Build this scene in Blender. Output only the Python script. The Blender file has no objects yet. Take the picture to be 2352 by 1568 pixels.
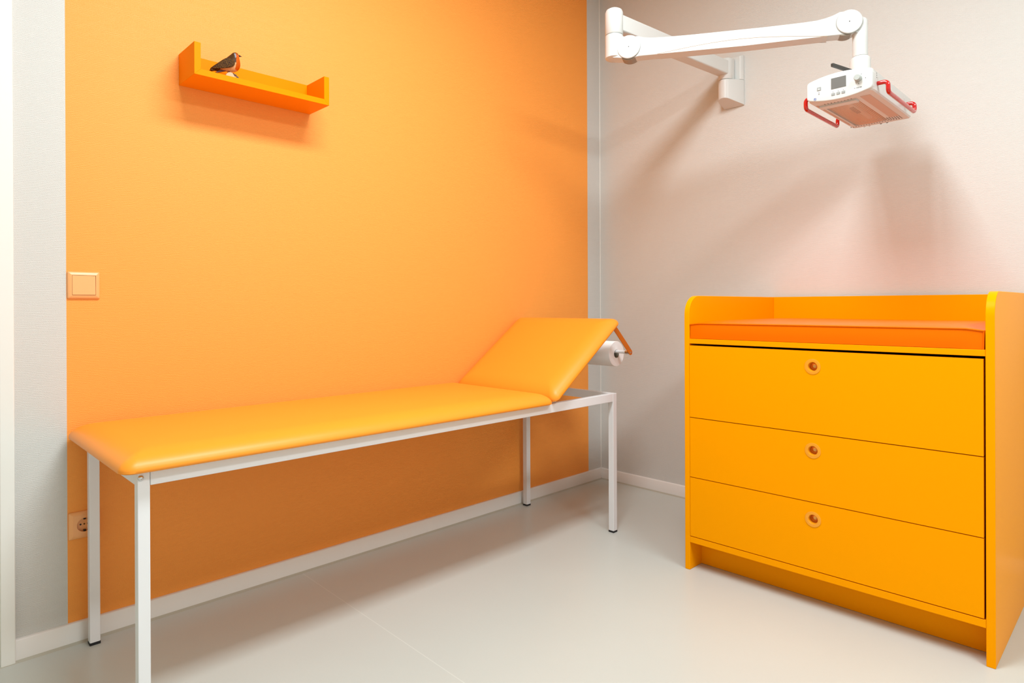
import bpy, bmesh, math, random
from mathutils import Vector, Matrix
random.seed(4)
PI = math.pi
sc = bpy.context.scene
COL = sc.collection

# ---------------------------------------------------------------- camera
yaw, pitch, roll = .794802332, -1.30632856e-03, -4.12149502e-03
Vd = Vector((math.cos(yaw)*math.cos(pitch), math.sin(yaw)*math.cos(pitch), math.sin(pitch)))
R0 = Vector((math.sin(yaw), -math.cos(yaw), 0)); U0 = R0.cross(Vd)
Rr = math.cos(roll)*R0 + math.sin(roll)*U0; Uu = -math.sin(roll)*R0 + math.cos(roll)*U0
cam = bpy.data.objects.new('camera', bpy.data.cameras.new('camera'))
COL.objects.link(cam)
M = Matrix((Rr, Uu, -Vd)).transposed().to_4x4()
M.translation = Vector((-2.94882017, -2.27232265, 1.0))
cam.matrix_world = M
cam.data.sensor_width = 36
cam.data.lens = 1459.42295*36/2352
cam.data.shift_y = (704.25765-784)/2352
cam.data.clip_start = .02
sc.camera = cam

# ---------------------------------------------------------------- world, exposure
w = bpy.data.worlds.new('world'); sc.world = w; w.use_nodes = True
w.node_tree.nodes['Background'].inputs[0].default_value = (1, .97, .92, 1)
w.node_tree.nodes['Background'].inputs[1].default_value = .3
sc.view_settings.view_transform = 'Standard'
sc.view_settings.look = 'None'
sc.view_settings.gamma = 1
sc.view_settings.use_curve_mapping = False
sc.view_settings.exposure = 0.2

# ---------------------------------------------------------------- lights (ceiling panel and added rear fill)
CEIL = 2.85
PANELS = [(-1.95, -1.42, 48), (-1.55, -3.1, 42)]  # second panel is an unseen fill, added to lighten the right side
def area(name, loc, sx, sy, power, color=(.86, .95, 1)):
    l = bpy.data.lights.new(name, 'AREA'); l.shape = 'RECTANGLE'; l.size = sx; l.size_y = sy
    l.energy = power; l.color = color
    o = bpy.data.objects.new(name, l); o.location = loc; COL.objects.link(o)
    return o
for (px, py, pw) in PANELS:
    area('ceiling_panel_light', (px, py, CEIL-.035), 1.14, .40, pw)

# ---------------------------------------------------------------- helpers
def lin(c):
    c /= 255
    return c/12.92 if c <= .04045 else ((c+.055)/1.055)**2.4
def rgb(r, g, b): return (lin(r), lin(g), lin(b), 1)

def mat(name, col, rough=.5, metal=0, spec=.5, bump=0, bscale=60, var=0, vscale=4, coat=0, emit=None, estr=0, trans=0, ior=1.5):
    m = bpy.data.materials.new(name); m.use_nodes = True
    nt = m.node_tree; b = nt.nodes['Principled BSDF']
    b.inputs['Base Color'].default_value = col
    b.inputs['Roughness'].default_value = rough
    b.inputs['Metallic'].default_value = metal
    b.inputs['Specular IOR Level'].default_value = spec
    b.inputs['Coat Weight'].default_value = coat
    b.inputs['Coat Roughness'].default_value = .15
    b.inputs['Transmission Weight'].default_value = trans
    b.inputs['IOR'].default_value = ior
    if emit:
        b.inputs['Emission Color'].default_value = emit; b.inputs['Emission Strength'].default_value = estr
    tc = nt.nodes.new('ShaderNodeTexCoord')
    if var:
        n = nt.nodes.new('ShaderNodeTexNoise'); n.inputs['Scale'].default_value = vscale; n.inputs['Detail'].default_value = 4
        nt.links.new(tc.outputs['Object'], n.inputs['Vector'])
        mr = nt.nodes.new('ShaderNodeMapRange'); mr.inputs[3].default_value = 1-var; mr.inputs[4].default_value = 1+var
        nt.links.new(n.outputs['Fac'], mr.inputs[0])
        mx = nt.nodes.new('ShaderNodeVectorMath'); mx.operation = 'SCALE'; mx.inputs[0].default_value = col[:3]
        nt.links.new(mr.outputs[0], mx.inputs['Scale']); nt.links.new(mx.outputs[0], b.inputs['Base Color'])
    if bump:
        n2 = nt.nodes.new('ShaderNodeTexNoise'); n2.inputs['Scale'].default_value = bscale; n2.inputs['Detail'].default_value = 3
        nt.links.new(tc.outputs['Object'], n2.inputs['Vector'])
        bp = nt.nodes.new('ShaderNodeBump'); bp.inputs['Strength'].default_value = 1; bp.inputs['Distance'].default_value = bump
        nt.links.new(n2.outputs['Fac'], bp.inputs['Height']); nt.links.new(bp.outputs[0], b.inputs['Normal'])
    return m

def wallpaper(name, col, axis, rough=.55):
    """woven glass-fibre paper: fine horizontal threads crossed by short vertical ones"""
    m = mat(name, col, rough=rough, spec=.35)
    nt = m.node_tree; b = nt.nodes['Principled BSDF']; N = nt.nodes.new; L = nt.links.new
    g = N('ShaderNodeNewGeometry'); sp = N('ShaderNodeSeparateXYZ'); L(g.outputs['Position'], sp.inputs[0])
    h = sp.outputs[axis]; z = sp.outputs[2]
    def noise(sh, sz, det=2, seed=0):
        mh = N('ShaderNodeMath'); mh.operation = 'MULTIPLY'; L(h, mh.inputs[0]); mh.inputs[1].default_value = sh
        mz = N('ShaderNodeMath'); mz.operation = 'MULTIPLY'; L(z, mz.inputs[0]); mz.inputs[1].default_value = sz
        c = N('ShaderNodeCombineXYZ'); L(mh.outputs[0], c.inputs[0]); L(mz.outputs[0], c.inputs[1]); c.inputs[2].default_value = seed
        n = N('ShaderNodeTexNoise'); n.inputs['Scale'].default_value = 1; n.inputs['Detail'].default_value = det
        L(c.outputs[0], n.inputs['Vector']); return n.outputs['Fac']
    def op(kind, x, y=None, z_=None):
        n = N('ShaderNodeMath'); n.operation = kind
        for q, v in enumerate((x, y, z_)):
            if v is None: continue
            if isinstance(v, (int, float)): n.inputs[q].default_value = v
            else: L(v, n.inputs[q])
        return n.outputs[0]
    warp = noise(22, 40); warp2 = noise(60, 90, 2, 3.1); fine = noise(420, 420, 2, 7.3)
    rib = op('SINE', op('MULTIPLY_ADD', z, 2*PI/.0046, op('MULTIPLY', warp, 14)))
    cross = op('SINE', op('MULTIPLY_ADD', h, 2*PI/.0062, op('MULTIPLY', warp2, 16)))
    wv = op('MULTIPLY', rib, op('MULTIPLY_ADD', cross, .45, .55))
    hgt = op('MULTIPLY_ADD', fine, 1.1, wv)
    bp = N('ShaderNodeBump'); bp.inputs['Strength'].default_value = 1; bp.inputs['Distance'].default_value = .00022
    L(hgt, bp.inputs['Height']); L(bp.outputs[0], b.inputs['Normal'])
    mr = N('ShaderNodeMapRange'); L(hgt, mr.inputs[0]); mr.inputs[1].default_value = -.6; mr.inputs[2].default_value = 1.7
    mr.inputs[3].default_value = .975; mr.inputs[4].default_value = 1.015
    mx = N('ShaderNodeVectorMath'); mx.operation = 'SCALE'; mx.inputs[0].default_value = col[:3]
    L(mr.outputs[0], mx.inputs['Scale']); L(mx.outputs[0], b.inputs['Base Color'])
    return m

ORIG = {}
def new_bm(): return bmesh.new()
def obj(name, bm, m, parent=None, smooth=None, bevel=0, seg=3, origin=None):
    """link the bmesh (built in world coordinates) as ONE mesh object"""
    bmesh.ops.recalc_face_normals(bm, faces=bm.faces)
    xs = [v.co for v in bm.verts]
    o0 = origin or Vector(((min(v.x for v in xs)+max(v.x for v in xs))/2, (min(v.y for v in xs)+max(v.y for v in xs))/2, min(v.z for v in xs)))
    o0 = Vector(o0)
    bmesh.ops.translate(bm, verts=bm.verts, vec=-o0)
    me = bpy.data.meshes.new(name); bm.to_mesh(me); bm.free()
    for mm in (m if isinstance(m, (list, tuple)) else [m]): me.materials.append(mm)
    o = bpy.data.objects.new(name, me); COL.objects.link(o)
    if smooth or bevel:
        for p in me.polygons: p.use_smooth = True
        if smooth: me.set_sharp_from_angle(angle=math.radians(smooth))
        else: me.set_sharp_from_angle(angle=math.radians(35))
    if bevel:
        md = o.modifiers.new('bevel', 'BEVEL'); md.width = bevel; md.segments = seg; md.limit_method = 'ANGLE'
        md.angle_limit = math.radians(35); md.harden_normals = True
    ORIG[o.name] = o0
    if parent:
        o.parent = parent; o.location = o0 - ORIG[parent.name]
    else: o.location = o0
    return o
def thing(name, label, cat, loc, group=None):
    o = bpy.data.objects.new(name, None); COL.objects.link(o); o.location = loc; o.empty_display_size = .1
    ORIG[o.name] = Vector(loc); tag(o, label, cat, group); return o
def tag(o, label, cat, group=None):
    o['label'] = label; o['category'] = cat
    if group: o['group'] = group
    return o
def struct(name, bm, m, **k):
    o = obj(name, bm, m, **k)
    if not o.parent: o['kind'] = 'structure'
    return o

def box(bm, x0, x1, y0, y1, z0, z1, mi=0):
    v = [bm.verts.new((x, y, z)) for x in (x0, x1) for y in (y0, y1) for z in (z0, z1)]
    for f in ((0,1,3,2),(4,6,7,5),(0,4,5,1),(2,3,7,6),(0,2,6,4),(1,5,7,3)):
        fc = bm.faces.new([v[i] for i in f]); fc.material_index = mi
    return v
def prism(bm, pts, axis, a, b, mi=0):
    """extrude a 2D outline along an axis (0: pts=(y,z), 1: pts=(x,z), 2: pts=(x,y))"""
    def P(p, t):
        return {0: (t, p[0], p[1]), 1: (p[0], t, p[1]), 2: (p[0], p[1], t)}[axis]
    A = [bm.verts.new(P(p, a)) for p in pts]; B = [bm.verts.new(P(p, b)) for p in pts]
    n = len(pts)
    fs = [bm.faces.new(A), bm.faces.new(B[::-1])]
    for i in range(n): fs.append(bm.faces.new((A[i], B[i], B[(i+1) % n], A[(i+1) % n])))
    for f in fs: f.material_index = mi
    return A+B
def frame_of(d):
    d = Vector(d).normalized(); up = Vector((0, 0, 1)) if abs(d.z) < .95 else Vector((1, 0, 0))
    a = d.cross(up).normalized(); return a, d.cross(a).normalized()
def tube(bm, path, r, seg=12, caps=True, mi=0):
    path = [Vector(p) for p in path]; rs = r if isinstance(r, (list, tuple)) else [r]*len(path)
    rings = []; a = None
    for i, p in enumerate(path):
        d = (path[min(i+1, len(path)-1)]-path[max(i-1, 0)]).normalized()
        if a is None: a, b = frame_of(d)
        else:
            a = (a-d*a.dot(d)).normalized(); b = d.cross(a)
        rings.append([bm.verts.new(p+(a*math.cos(t)+b*math.sin(t))*rs[i]) for t in [2*PI*k/seg for k in range(seg)]])
    for i in range(len(rings)-1):
        for k in range(seg):
            f = bm.faces.new((rings[i][k], rings[i][(k+1) % seg], rings[i+1][(k+1) % seg], rings[i+1][k])); f.material_index = mi
    if caps:
        for rg in (rings[0][::-1], rings[-1]):
            f = bm.faces.new(rg); f.material_index = mi
def cyl(bm, p0, p1, r, seg=24, mi=0): tube(bm, [p0, p1], r, seg, mi=mi)
def lathe(bm, c, axis, prof, seg=32, mi=0):
    """prof = [(distance along axis, radius)], radius 0 closes"""
    c = Vector(c); d = Vector(axis).normalized(); a, b = frame_of(d); rings = []
    for t, r in prof:
        if r <= 1e-6: rings.append([bm.verts.new(c+d*t)])
        else: rings.append([bm.verts.new(c+d*t+(a*math.cos(q)+b*math.sin(q))*r) for q in [2*PI*k/seg for k in range(seg)]])
    for A, B in zip(rings, rings[1:]):
        for k in range(seg):
            k2 = (k+1) % seg
            if len(A) == 1 and len(B) == 1: continue
            if len(A) == 1: f = bm.faces.new((A[0], B[k], B[k2]))
            elif len(B) == 1: f = bm.faces.new((A[k], A[k2], B[0]))
            else: f = bm.faces.new((A[k], A[k2], B[k2], B[k]))
            f.material_index = mi
    return rings
def bend(pts, r, n=6):
    """round the corners of a polyline"""
    pts = [Vector(p) for p in pts]; out = [pts[0]]
    for i in range(1, len(pts)-1):
        p = pts[i]; a = (pts[i-1]-p); b = (pts[i+1]-p); rr = min(r, a.length*.49, b.length*.49)
        A = p+a.normalized()*rr; B = p+b.normalized()*rr
        for k in range(n+1):
            t = k/n; out.append(A*(1-t)**2+p*2*t*(1-t)+B*t*t)
    out.append(pts[-1]); return out
def rrect(hx, hy, r, n=8):
    """rounded rectangle outline centred on 0, 4*(n+1) points plus side points"""
    o = []
    for cx, cy, a0 in ((hx-r, hy-r, 0), (-hx+r, hy-r, PI/2), (-hx+r, -hy+r, PI), (hx-r, -hy+r, 1.5*PI)):
        for k in range(n+1):
            a = a0+PI/2*k/n; o.append((cx+r*math.cos(a), cy+r*math.sin(a)))
    return o
def text_mesh(name, body, size, m, parent, origin, xdir, up, depth=.0004):
    cu = bpy.data.curves.new(name, 'FONT'); cu.body = body; cu.size = size; cu.extrude = depth; cu.align_x = 'CENTER'; cu.align_y = 'CENTER'
    t = bpy.data.objects.new('tmp', cu); COL.objects.link(t)
    bpy.context.view_layer.update()
    me = bpy.data.meshes.new_from_object(t.evaluated_get(bpy.context.evaluated_depsgraph_get()))
    bpy.data.objects.remove(t)
    xd = Vector(xdir).normalized(); ud = Vector(up).normalized(); nd = xd.cross(ud)
    bm = bmesh.new(); bm.from_mesh(me); bpy.data.meshes.remove(me)
    for v in bm.verts: v.co = Vector(origin)+xd*v.co.x+ud*v.co.y+nd*v.co.z
    return obj(name, bm, m, parent)

# ---------------------------------------------------------------- materials
M_orange_wall = wallpaper('orange_wallpaper', rgb(255, 163, 70), 0)
M_grey_wall_a = wallpaper('grey_wallpaper_orange_side', rgb(210, 208, 202), 0)
M_grey_wall_b = wallpaper('grey_wallpaper_cabinet_side', rgb(210, 208, 202), 1)
M_white_wall = mat('plain_wall', rgb(222, 218, 210), .7, var=.02)
M_ceiling = mat('ceiling_white', rgb(236, 235, 230), .8, var=.02)
M_skirt = mat('skirting_white', rgb(232, 228, 222), .4, var=.02)
M_seal = mat('sealant_grey', rgb(176, 172, 156), .5)
M_frame = mat('door_frame_white', rgb(236, 234, 226), .35, var=.01)
M_steel_white = mat('white_powder_coated_steel', rgb(232, 232, 232), .32, bump=.00005, bscale=900)
M_vinyl = mat('orange_vinyl', rgb(251, 153, 40), .4, spec=.36, bump=.00012, bscale=700, var=.02, vscale=3)
M_vinyl_deep = mat('deep_orange_vinyl', rgb(250, 112, 0), .3, bump=.0009, bscale=14, ior=1.16)
M_lacquer = mat('yellow_orange_lacquer', rgb(254, 160, 0), .3, var=.01, vscale=2, ior=1.09)
M_shelf = mat('orange_lacquer', rgb(252, 142, 0), .4, var=.01, ior=1.12)
M_peach = mat('peach_plastic', rgb(250, 178, 112), .3)
M_dark = mat('dark_gap', rgb(30, 18, 12), .7)
M_black = mat('black_rubber', rgb(22, 22, 24), .6)
M_white_plastic = mat('white_plastic', rgb(212, 211, 206), .35, spec=.3, var=.01)
M_chrome = mat('chrome', rgb(215, 215, 215), .12, metal=1)
M_paper = mat('white_tissue_paper', rgb(244, 243, 240), .85, bump=.0002, bscale=120)
M_bracket = mat('orange_painted_bracket', rgb(205, 106, 12), .4)
M_red = mat('glossy_red_plastic', rgb(190, 8, 6), .12, coat=.6)
M_grey_plastic = mat('grey_plastic', rgb(150, 152, 148), .4)
M_screen = mat('grey_display', rgb(112, 110, 106), .2)
M_reflector = mat('polished_reflector', rgb(240, 206, 172), .3, metal=.35)
M_wire = mat('grille_wire', rgb(226, 208, 190), .3, metal=.3)
M_element = mat('ceramic_element', rgb(240, 236, 228), .5)
M_vent = mat('vent_mesh', rgb(205, 178, 160), .6, bump=.0006, bscale=900)
M_blue = mat('blue_print', rgb(52, 84, 160), .4)
M_print = mat('dark_print', rgb(58, 56, 54), .5)
M_knobring = mat('orange_ring_pull', rgb(246, 160, 24), .2, metal=.1, spec=.6)
M_cup = mat('brass_cup', rgb(236, 168, 84), .22, metal=.9)
def floor_mat():
    m = mat('linoleum_floor', rgb(193, 195, 187), .3, spec=.4, bump=.00006, bscale=300)
    nt = m.node_tree; b = nt.nodes['Principled BSDF']; N = nt.nodes.new; L = nt.links.new
    g = N('ShaderNodeNewGeometry'); n = N('ShaderNodeTexNoise'); n.inputs['Scale'].default_value = 2.2; n.inputs['Detail'].default_value = 5
    L(g.outputs['Position'], n.inputs['Vector'])
    n2 = N('ShaderNodeTexNoise'); n2.inputs['Scale'].default_value = 160; L(g.outputs['Position'], n2.inputs['Vector'])
    ad = N('ShaderNodeMath'); ad.operation = 'MULTIPLY_ADD'; L(n2.outputs['Fac'], ad.inputs[0]); ad.inputs[1].default_value = .35; L(n.outputs['Fac'], ad.inputs[2])
    mr = N('ShaderNodeMapRange'); L(ad.outputs[0], mr.inputs[0]); mr.inputs[3].default_value = .95; mr.inputs[4].default_value = 1.03
    # one lighter weld seam across the sheet
    sp = N('ShaderNodeSeparateXYZ'); L(g.outputs['Position'], sp.inputs[0])
    s = N('ShaderNodeMath'); s.operation = 'ADD'; L(sp.outputs[0], s.inputs[0]); s.inputs[1].default_value = 1.843
    y = N('ShaderNodeMath'); y.operation = 'MULTIPLY_ADD'; L(sp.outputs[1], y.inputs[0]); y.inputs[1].default_value = -.0187; L(s.outputs[0], y.inputs[2])
    ab = N('ShaderNodeMath'); ab.operation = 'ABSOLUTE'; L(y.outputs[0], ab.inputs[0])
    lt = N('ShaderNodeMath'); lt.operation = 'LESS_THAN'; L(ab.outputs[0], lt.inputs[0]); lt.inputs[1].default_value = .0016
    mu = N('ShaderNodeMath'); mu.operation = 'MULTIPLY_ADD'; L(lt.outputs[0], mu.inputs[0]); mu.inputs[1].default_value = .13; L(mr.outputs[0], mu.inputs[2])
    mx = N('ShaderNodeVectorMath'); mx.operation = 'SCALE'; mx.inputs[0].default_value = rgb(193, 195, 187)[:3]
    L(mu.outputs[0], mx.inputs['Scale']); L(mx.outputs[0], b.inputs['Base Color'])
    return m
M_floor = floor_mat()

# ---------------------------------------------------------------- the room
XL, YF = -4.3, -4.2
bm = new_bm(); box(bm, XL, 0, YF, 0, -.1, 0); struct('floor', bm, M_floor)
bm = new_bm(); box(bm, XL, 0, YF, 0, CEIL, CEIL+.1); struct('ceiling', bm, M_ceiling)
# back wall (orange field between two grey stripes), one sheet, three materials
bm = new_bm()
DX = -3.62   # door opening from DX to -2.73
for a, b, z0, mi in ((-.115, .1, 0, 0), (-2.572, -.115, 0, 1), (-2.73, -2.572, 0, 0), (DX, -2.73, 2.1, 0), (XL-.1, DX, 0, 0)):
    box(bm, a, b, 0, .12, z0, CEIL, mi)
struct('wall_back', bm, [M_grey_wall_a, M_orange_wall])
bm = new_bm(); box(bm, 0, .12, YF, 0, 0, CEIL); struct('wall_right', bm, M_grey_wall_b)
bm = new_bm(); box(bm, XL-.12, XL, YF, 0, 0, CEIL); struct('wall_left', bm, M_white_wall)
bm = new_bm(); box(bm, XL-.12, .12, YF-.12, YF, 0, CEIL); struct('wall_front', bm, M_white_wall)
# corner sealant line
bm = new_bm(); prism(bm, [(-.0028, 0), (0, 0), (0, -.0028)], 2, .06, CEIL)
struct('trim_1', bm, mat('corner_sealant', rgb(226, 220, 210), .5))
# skirting with rounded top edge
def skirt_prof(t=.012, h=.063): return [(0, .004), (-t, .004), (-t, h-.004), (-t+.002, h-.001), (-t+.005, h), (0, h)]
bm = new_bm(); prism(bm, skirt_prof(), 0, -2.697, 0)
b1 = struct('baseboard_back', bm, M_skirt, smooth=40)
bm = new_bm(); prism(bm, skirt_prof(), 1, YF, -.0121)
b2 = struct('baseboard_right', bm, M_skirt, smooth=40)
bm = new_bm(); prism(bm, [(-.010, .006), (-.012, .006), (-.020, 0), (-.010, 0)], 0, -2.735, -.0125)
struct('sealant', bm, M_seal, parent=b1)
bm = new_bm(); prism(bm, [(-.010, .006), (-.012, .006), (-.018, 0), (-.010, 0)], 1, YF, -.0125)
struct('sealant', bm, M_seal, parent=b2)
# door frame and leaf at the far left
t = bpy.data.objects.new('door_1', None); COL.objects.link(t); t.location = (-3.175, 0, 0); t['kind'] = 'structure'; ORIG[t.name] = Vector(t.location)
bm = new_bm(); box(bm, -2.7305, -2.697, -.018, 0, 0, 2.16); box(bm, DX-.035, DX, -.018, 0, 0, 2.16); box(bm, DX, -2.7305, -.018, 0, 2.1, 2.16)
obj('door_frame', bm, M_frame, t, bevel=.003)
bm = new_bm(); box(bm, DX+.004, -2.7345, .02, .06, .006, 2.095)
obj('door_leaf', bm, mat('door_leaf_paint', rgb(206, 204, 176), .4), t, bevel=.002)
bm = new_bm(); tube(bm, bend([(-3.53, .02, 1.04), (-3.53, -.035, 1.04), (-3.41, -.035, 1.04)], .015), .009)
obj('door_handle', bm, M_chrome, t, smooth=50)

# ceiling fixtures, the rear one an added fill
for i, (px, py, pw) in enumerate(PANELS):
    side = ('between the couch and the changing cabinet', 'added behind the camera as unseen fill')[i]
    t = thing('ceiling_light', 'long white ceiling light panel '+side, 'light', (px, py, CEIL-.03), 'long ceiling light panels')
    bm = new_bm()
    for a in ((-.61, .61, -.24, -.22), (-.61, .61, .22, .24), (-.61, -.59, -.22, .22), (.59, .61, -.22, .22)):
        box(bm, px+a[0], px+a[1], py+a[2], py+a[3], CEIL-.03, CEIL)
    obj('frame', bm, M_frame, t)
    bm = new_bm(); box(bm, px-.59, px+.59, py-.22, py+.22, CEIL-.02, CEIL-.001)
    obj('diffuser', bm, mat('diffuser', rgb(250, 248, 244), .6, emit=(.86, .95, 1, 1), estr=3), t)

# ---------------------------------------------------------------- examination couch
couch = thing('examination_couch', 'orange padded examination couch with raised headrest and white metal frame, along the orange wall', 'couch', (-1.6, -.306, 0))
X0, X1, Y0, Y1 = -2.533, -.651, -.590, -.032
T = .027
ZT, ZB = .613, .577
for (lx, ly) in ((X0, Y0), (X1-T, Y0), (X0+.005, Y1-T), (X1-T, Y1-T)):
    bm = new_bm(); box(bm, lx, lx+T, ly, ly+T, .006, ZT)
    lg = obj('leg', bm, M_steel_white, couch, bevel=.002, seg=2)
    bm = new_bm(); box(bm, lx-.0005, lx+T+.0005, ly-.0005, ly+T+.0005, 0, .009)
    obj('rubber_foot', bm, M_black, lg, bevel=.001, seg=1)
    # dome bolt: front face on the left pair, end face on the right pair
    sg = -1 if ly == Y0 else 1
    bm = new_bm()
    if lx < -2: c, ax = (lx+.007, ly if sg < 0 else ly+T, .598), (0, sg, 0)
    else: c, ax = (lx+T, ly+T/2, .594), (1, 0, 0)
    lathe(bm, c, ax, [(-.001, .0068), (.0015, .0068), (.0035, .0052), (.0045, .0032), (.003, .0026), (.0028, 0)], 20)
    obj('bolt', bm, M_chrome, lg, smooth=40)
for yy in (Y0, Y1-.022):
    bm = new_bm(); box(bm, X0+T+.0005, X1-T-.0005, yy, yy+.022, ZB, ZT)
    obj('side_rail', bm, M_steel_white, couch, bevel=.002, seg=2)
for xx in (X0+.001, X1-.023):
    bm = new_bm(); box(bm, xx, xx+.022, Y0+T, Y1-T, ZB, ZT)
    obj('end_rail', bm, M_steel_white, couch, bevel=.002, seg=2)
bm = new_bm(); box(bm, -1.12, -1.09, Y0+.022, Y1-.022, ZB, ZT-.001)
obj('cross_rail', bm, M_steel_white, couch, bevel=.002, seg=2)

def pad(L, W, T, we, rc, xf, m, name, par, e=(1, 1, 1, 1)):
    """upholstered pad: flat underside, crowned top that falls away over `we` at the edges; local x 0..L, y -W..0"""
    bm = new_bm(); rings = []
    n = 10
    ds = [.022, .006, 0, 0] + [we*(1-math.cos(PI/2*k/14)) for k in range(1, 15)] + [we*1.5, we*2.1]
    for i, d in enumerate(ds):
        if i == 0: z = 0
        elif i == 1: z = .0005
        elif i == 2: z = .004
        elif i == 3: z = .009
        else:
            q = min(d/we, 1); z = .009+(T-.009)*(1-(1-q)**2.1)**(1/1.75)
            if d > we: z = T+.003*min((d-we)/we, 1)
        hx, hy = L/2-d, W/2-d; r = max(rc-d*.55, .012)
        rings.append([bm.verts.new(xf(L/2+x, -W/2+y, z)) for x, y in rrect(hx, hy, min(r, hx, hy), n)])
    k = len(rings[0])
    for A, B in zip(rings, rings[1:]):
        for j in range(k): bm.faces.new((A[j], A[(j+1) % k], B[(j+1) % k], B[j]))
    bm.faces.new(rings[0][::-1]); bm.faces.new(rings[-1])
    return obj(name, bm, m, par, smooth=60)
# flat part
mt = pad(1.482, .614, .048, .085, .032, lambda x, y, z: Vector((-2.574+x, -.006+y, .6135+z)), M_vinyl, 'mattress', couch)
# raised headrest
ang = math.radians(36.0); hx0, hz0 = -1.083, .6165
ca, sa = math.cos(ang), math.sin(ang)
def HR(x, y, z): return Vector((hx0+x*ca-z*sa, -.006+y, hz0+x*sa+z*ca))
hr = pad(.528, .614, .048, .085, .032, HR, M_vinyl, 'headrest', couch)
# board under the headrest, hinge brackets
bm = new_bm()
vs = [bm.verts.new(HR(x, y, z)) for x in (.03, .495) for y in (-.58, -.035) for z in (-.012, 0.001)]
for f in ((0,1,3,2),(4,6,7,5),(0,4,5,1),(2,3,7,6),(0,2,6,4),(1,5,7,3)): bm.faces.new([vs[i] for i in f])
obj('backing_board', bm, mat('plywood_board', rgb(196, 158, 110), .6, var=.06, vscale=30), hr, bevel=.001)
for yy in (-.545, -.065):
    bm = new_bm()
    prism(bm, [(hx0+.01, .600), (hx0+.075, .600), (hx0+.105, .668), (hx0+.080, .662), (hx0+.02, .6185)], 1, yy, yy+.004)
    cyl(bm, (hx0+.03, yy-.006, .607), (hx0+.03, yy+.010, .607), .008, 16)
    obj('hinge_bracket', bm, M_steel_white, hr)
    bm = new_bm()
    cyl(bm, HR(.10, yy+.006, -.014), (-1.02, yy+.012, .60), .005, 12)
    obj('ratchet_strut', bm, M_chrome, hr, smooth=50)
# roll holder: two flat arms and a rod
RODX, RODZ = -.535, .786
A = HR(.510, 0, -.001)
for yy in (-.583, -.034):
    bm = new_bm()
    d = (Vector((RODX, 0, RODZ))-Vector((A.x, 0, A.z))).normalized(); nrm = Vector((-d.z, 0, d.x))
    hw = .0125; pts = []
    a0 = Vector((A.x, 0, A.z))-d*.02; b0 = Vector((RODX, 0, RODZ))
    pts = [(a0+nrm*hw), (a0-nrm*hw)]
    a1 = math.atan2(-nrm.z, -nrm.x)
    pts += [b0+Vector((math.cos(a1+s*PI/10), 0, math.sin(a1+s*PI/10)))*hw for s in range(11)]
    prism(bm, [(p.x, p.z) for p in pts], 1, yy-.0015, yy+.0015)
    ha = obj('roll_holder_arm', bm, M_bracket, couch, bevel=.0005, seg=1); ha['label'] = 'flat orange-brown holder arm'
    bm = new_bm(); s = -1 if yy < -.3 else 1
    lathe(bm, (RODX, yy+s*.0015, RODZ), (0, s, 0), [(0, .0042), (.0018, .0036), (.0022, 0)], 16)
    lathe(bm, (RODX-.006, yy+s*.0015, RODZ+.019), (0, s, 0), [(0, .0026), (.0012, .0022), (.0014, 0)], 12)
    obj('screw', bm, M_chrome, ha, smooth=50)
bm = new_bm(); cyl(bm, (RODX, -.5815, RODZ), (RODX, -.0355, RODZ), .0075, 20)
rod = obj('roll_holder_rod', bm, M_steel_white, couch, smooth=50)
bm = new_bm(); cyl(bm, (RODX, -.5812, RODZ), (RODX, -.556, RODZ), .0085, 20)
obj('rod_sleeve', bm, M_chrome, rod, smooth=50)
# the paper roll hangs on the rod
RC = (RODX, RODZ-.0105)
bm = new_bm()
lathe(bm, (RC[0], -.505, RC[1]), (0, 1, 0), [(0, .0195), (0, .0575), (.0015, .0585), (.4285, .0585), (.430, .0575), (.430, .0195), (0, .0195)], 48)
roll_o = obj('paper_roll', bm, M_paper, smooth=50)
tag(roll_o, 'white tissue paper roll hanging behind the couch headrest', 'paper roll')
bm = new_bm()
lathe(bm, (RC[0], -.5045, RC[1]), (0, 1, 0), [(0, .0185), (0, .0195), (.429, .0195), (.429, .0185), (0, .0185)], 32)
obj('core', bm, mat('cardboard_core', rgb(150, 138, 118), .8), roll_o, smooth=50)

# ---------------------------------------------------------------- changing cabinet
CX0, CX1 = -.790, -.020            # front, back
CY0, CY1 = -1.957, -1.007
cab = thing('changing_cabinet', 'glossy yellow-orange baby changing cabinet with three drawers against the grey wall', 'cabinet', ((CX0+CX1)/2, (CY0+CY1)/2, 0))
def side_prof(r=.072, top=1.036):
    p = [(CX1, 0), (CX1, top)]
    for k in range(13):
        a = PI/2+PI/2*k/12; p.append((CX0+r+r*math.cos(a), top-r+r*math.sin(a)))
    p.append((CX0, 0)); return p
for ya, yb in ((CY1-.020, CY1), (CY0, CY0+.0215)):
    bm = new_bm(); prism(bm, side_prof(), 1, ya, yb)
    obj('side_panel', bm, M_lacquer, cab, bevel=.0018, seg=3)
YI0, YI1 = CY0+.0216, CY1-.0201
bm = new_bm(); box(bm, CX1-.018, CX1, YI0, YI1, .12, 1.036); obj('back_panel', bm, M_lacquer, cab, bevel=.0015)
bm = new_bm(); box(bm, CX0+.001, CX1-.0185, YI0, YI1, .8555, .8735); obj('worktop', bm, M_lacquer, cab, bevel=.0012)
bm = new_bm(); box(bm, CX0+.001, CX1-.0185, YI0, YI1, .1045, .1270); obj('bottom_board', bm, M_lacquer, cab, bevel=.0012)
bm = new_bm(); box(bm, -.703, -.685, YI0, YI1, .001, .1042); obj('plinth', bm, M_lacquer, cab)

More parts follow.
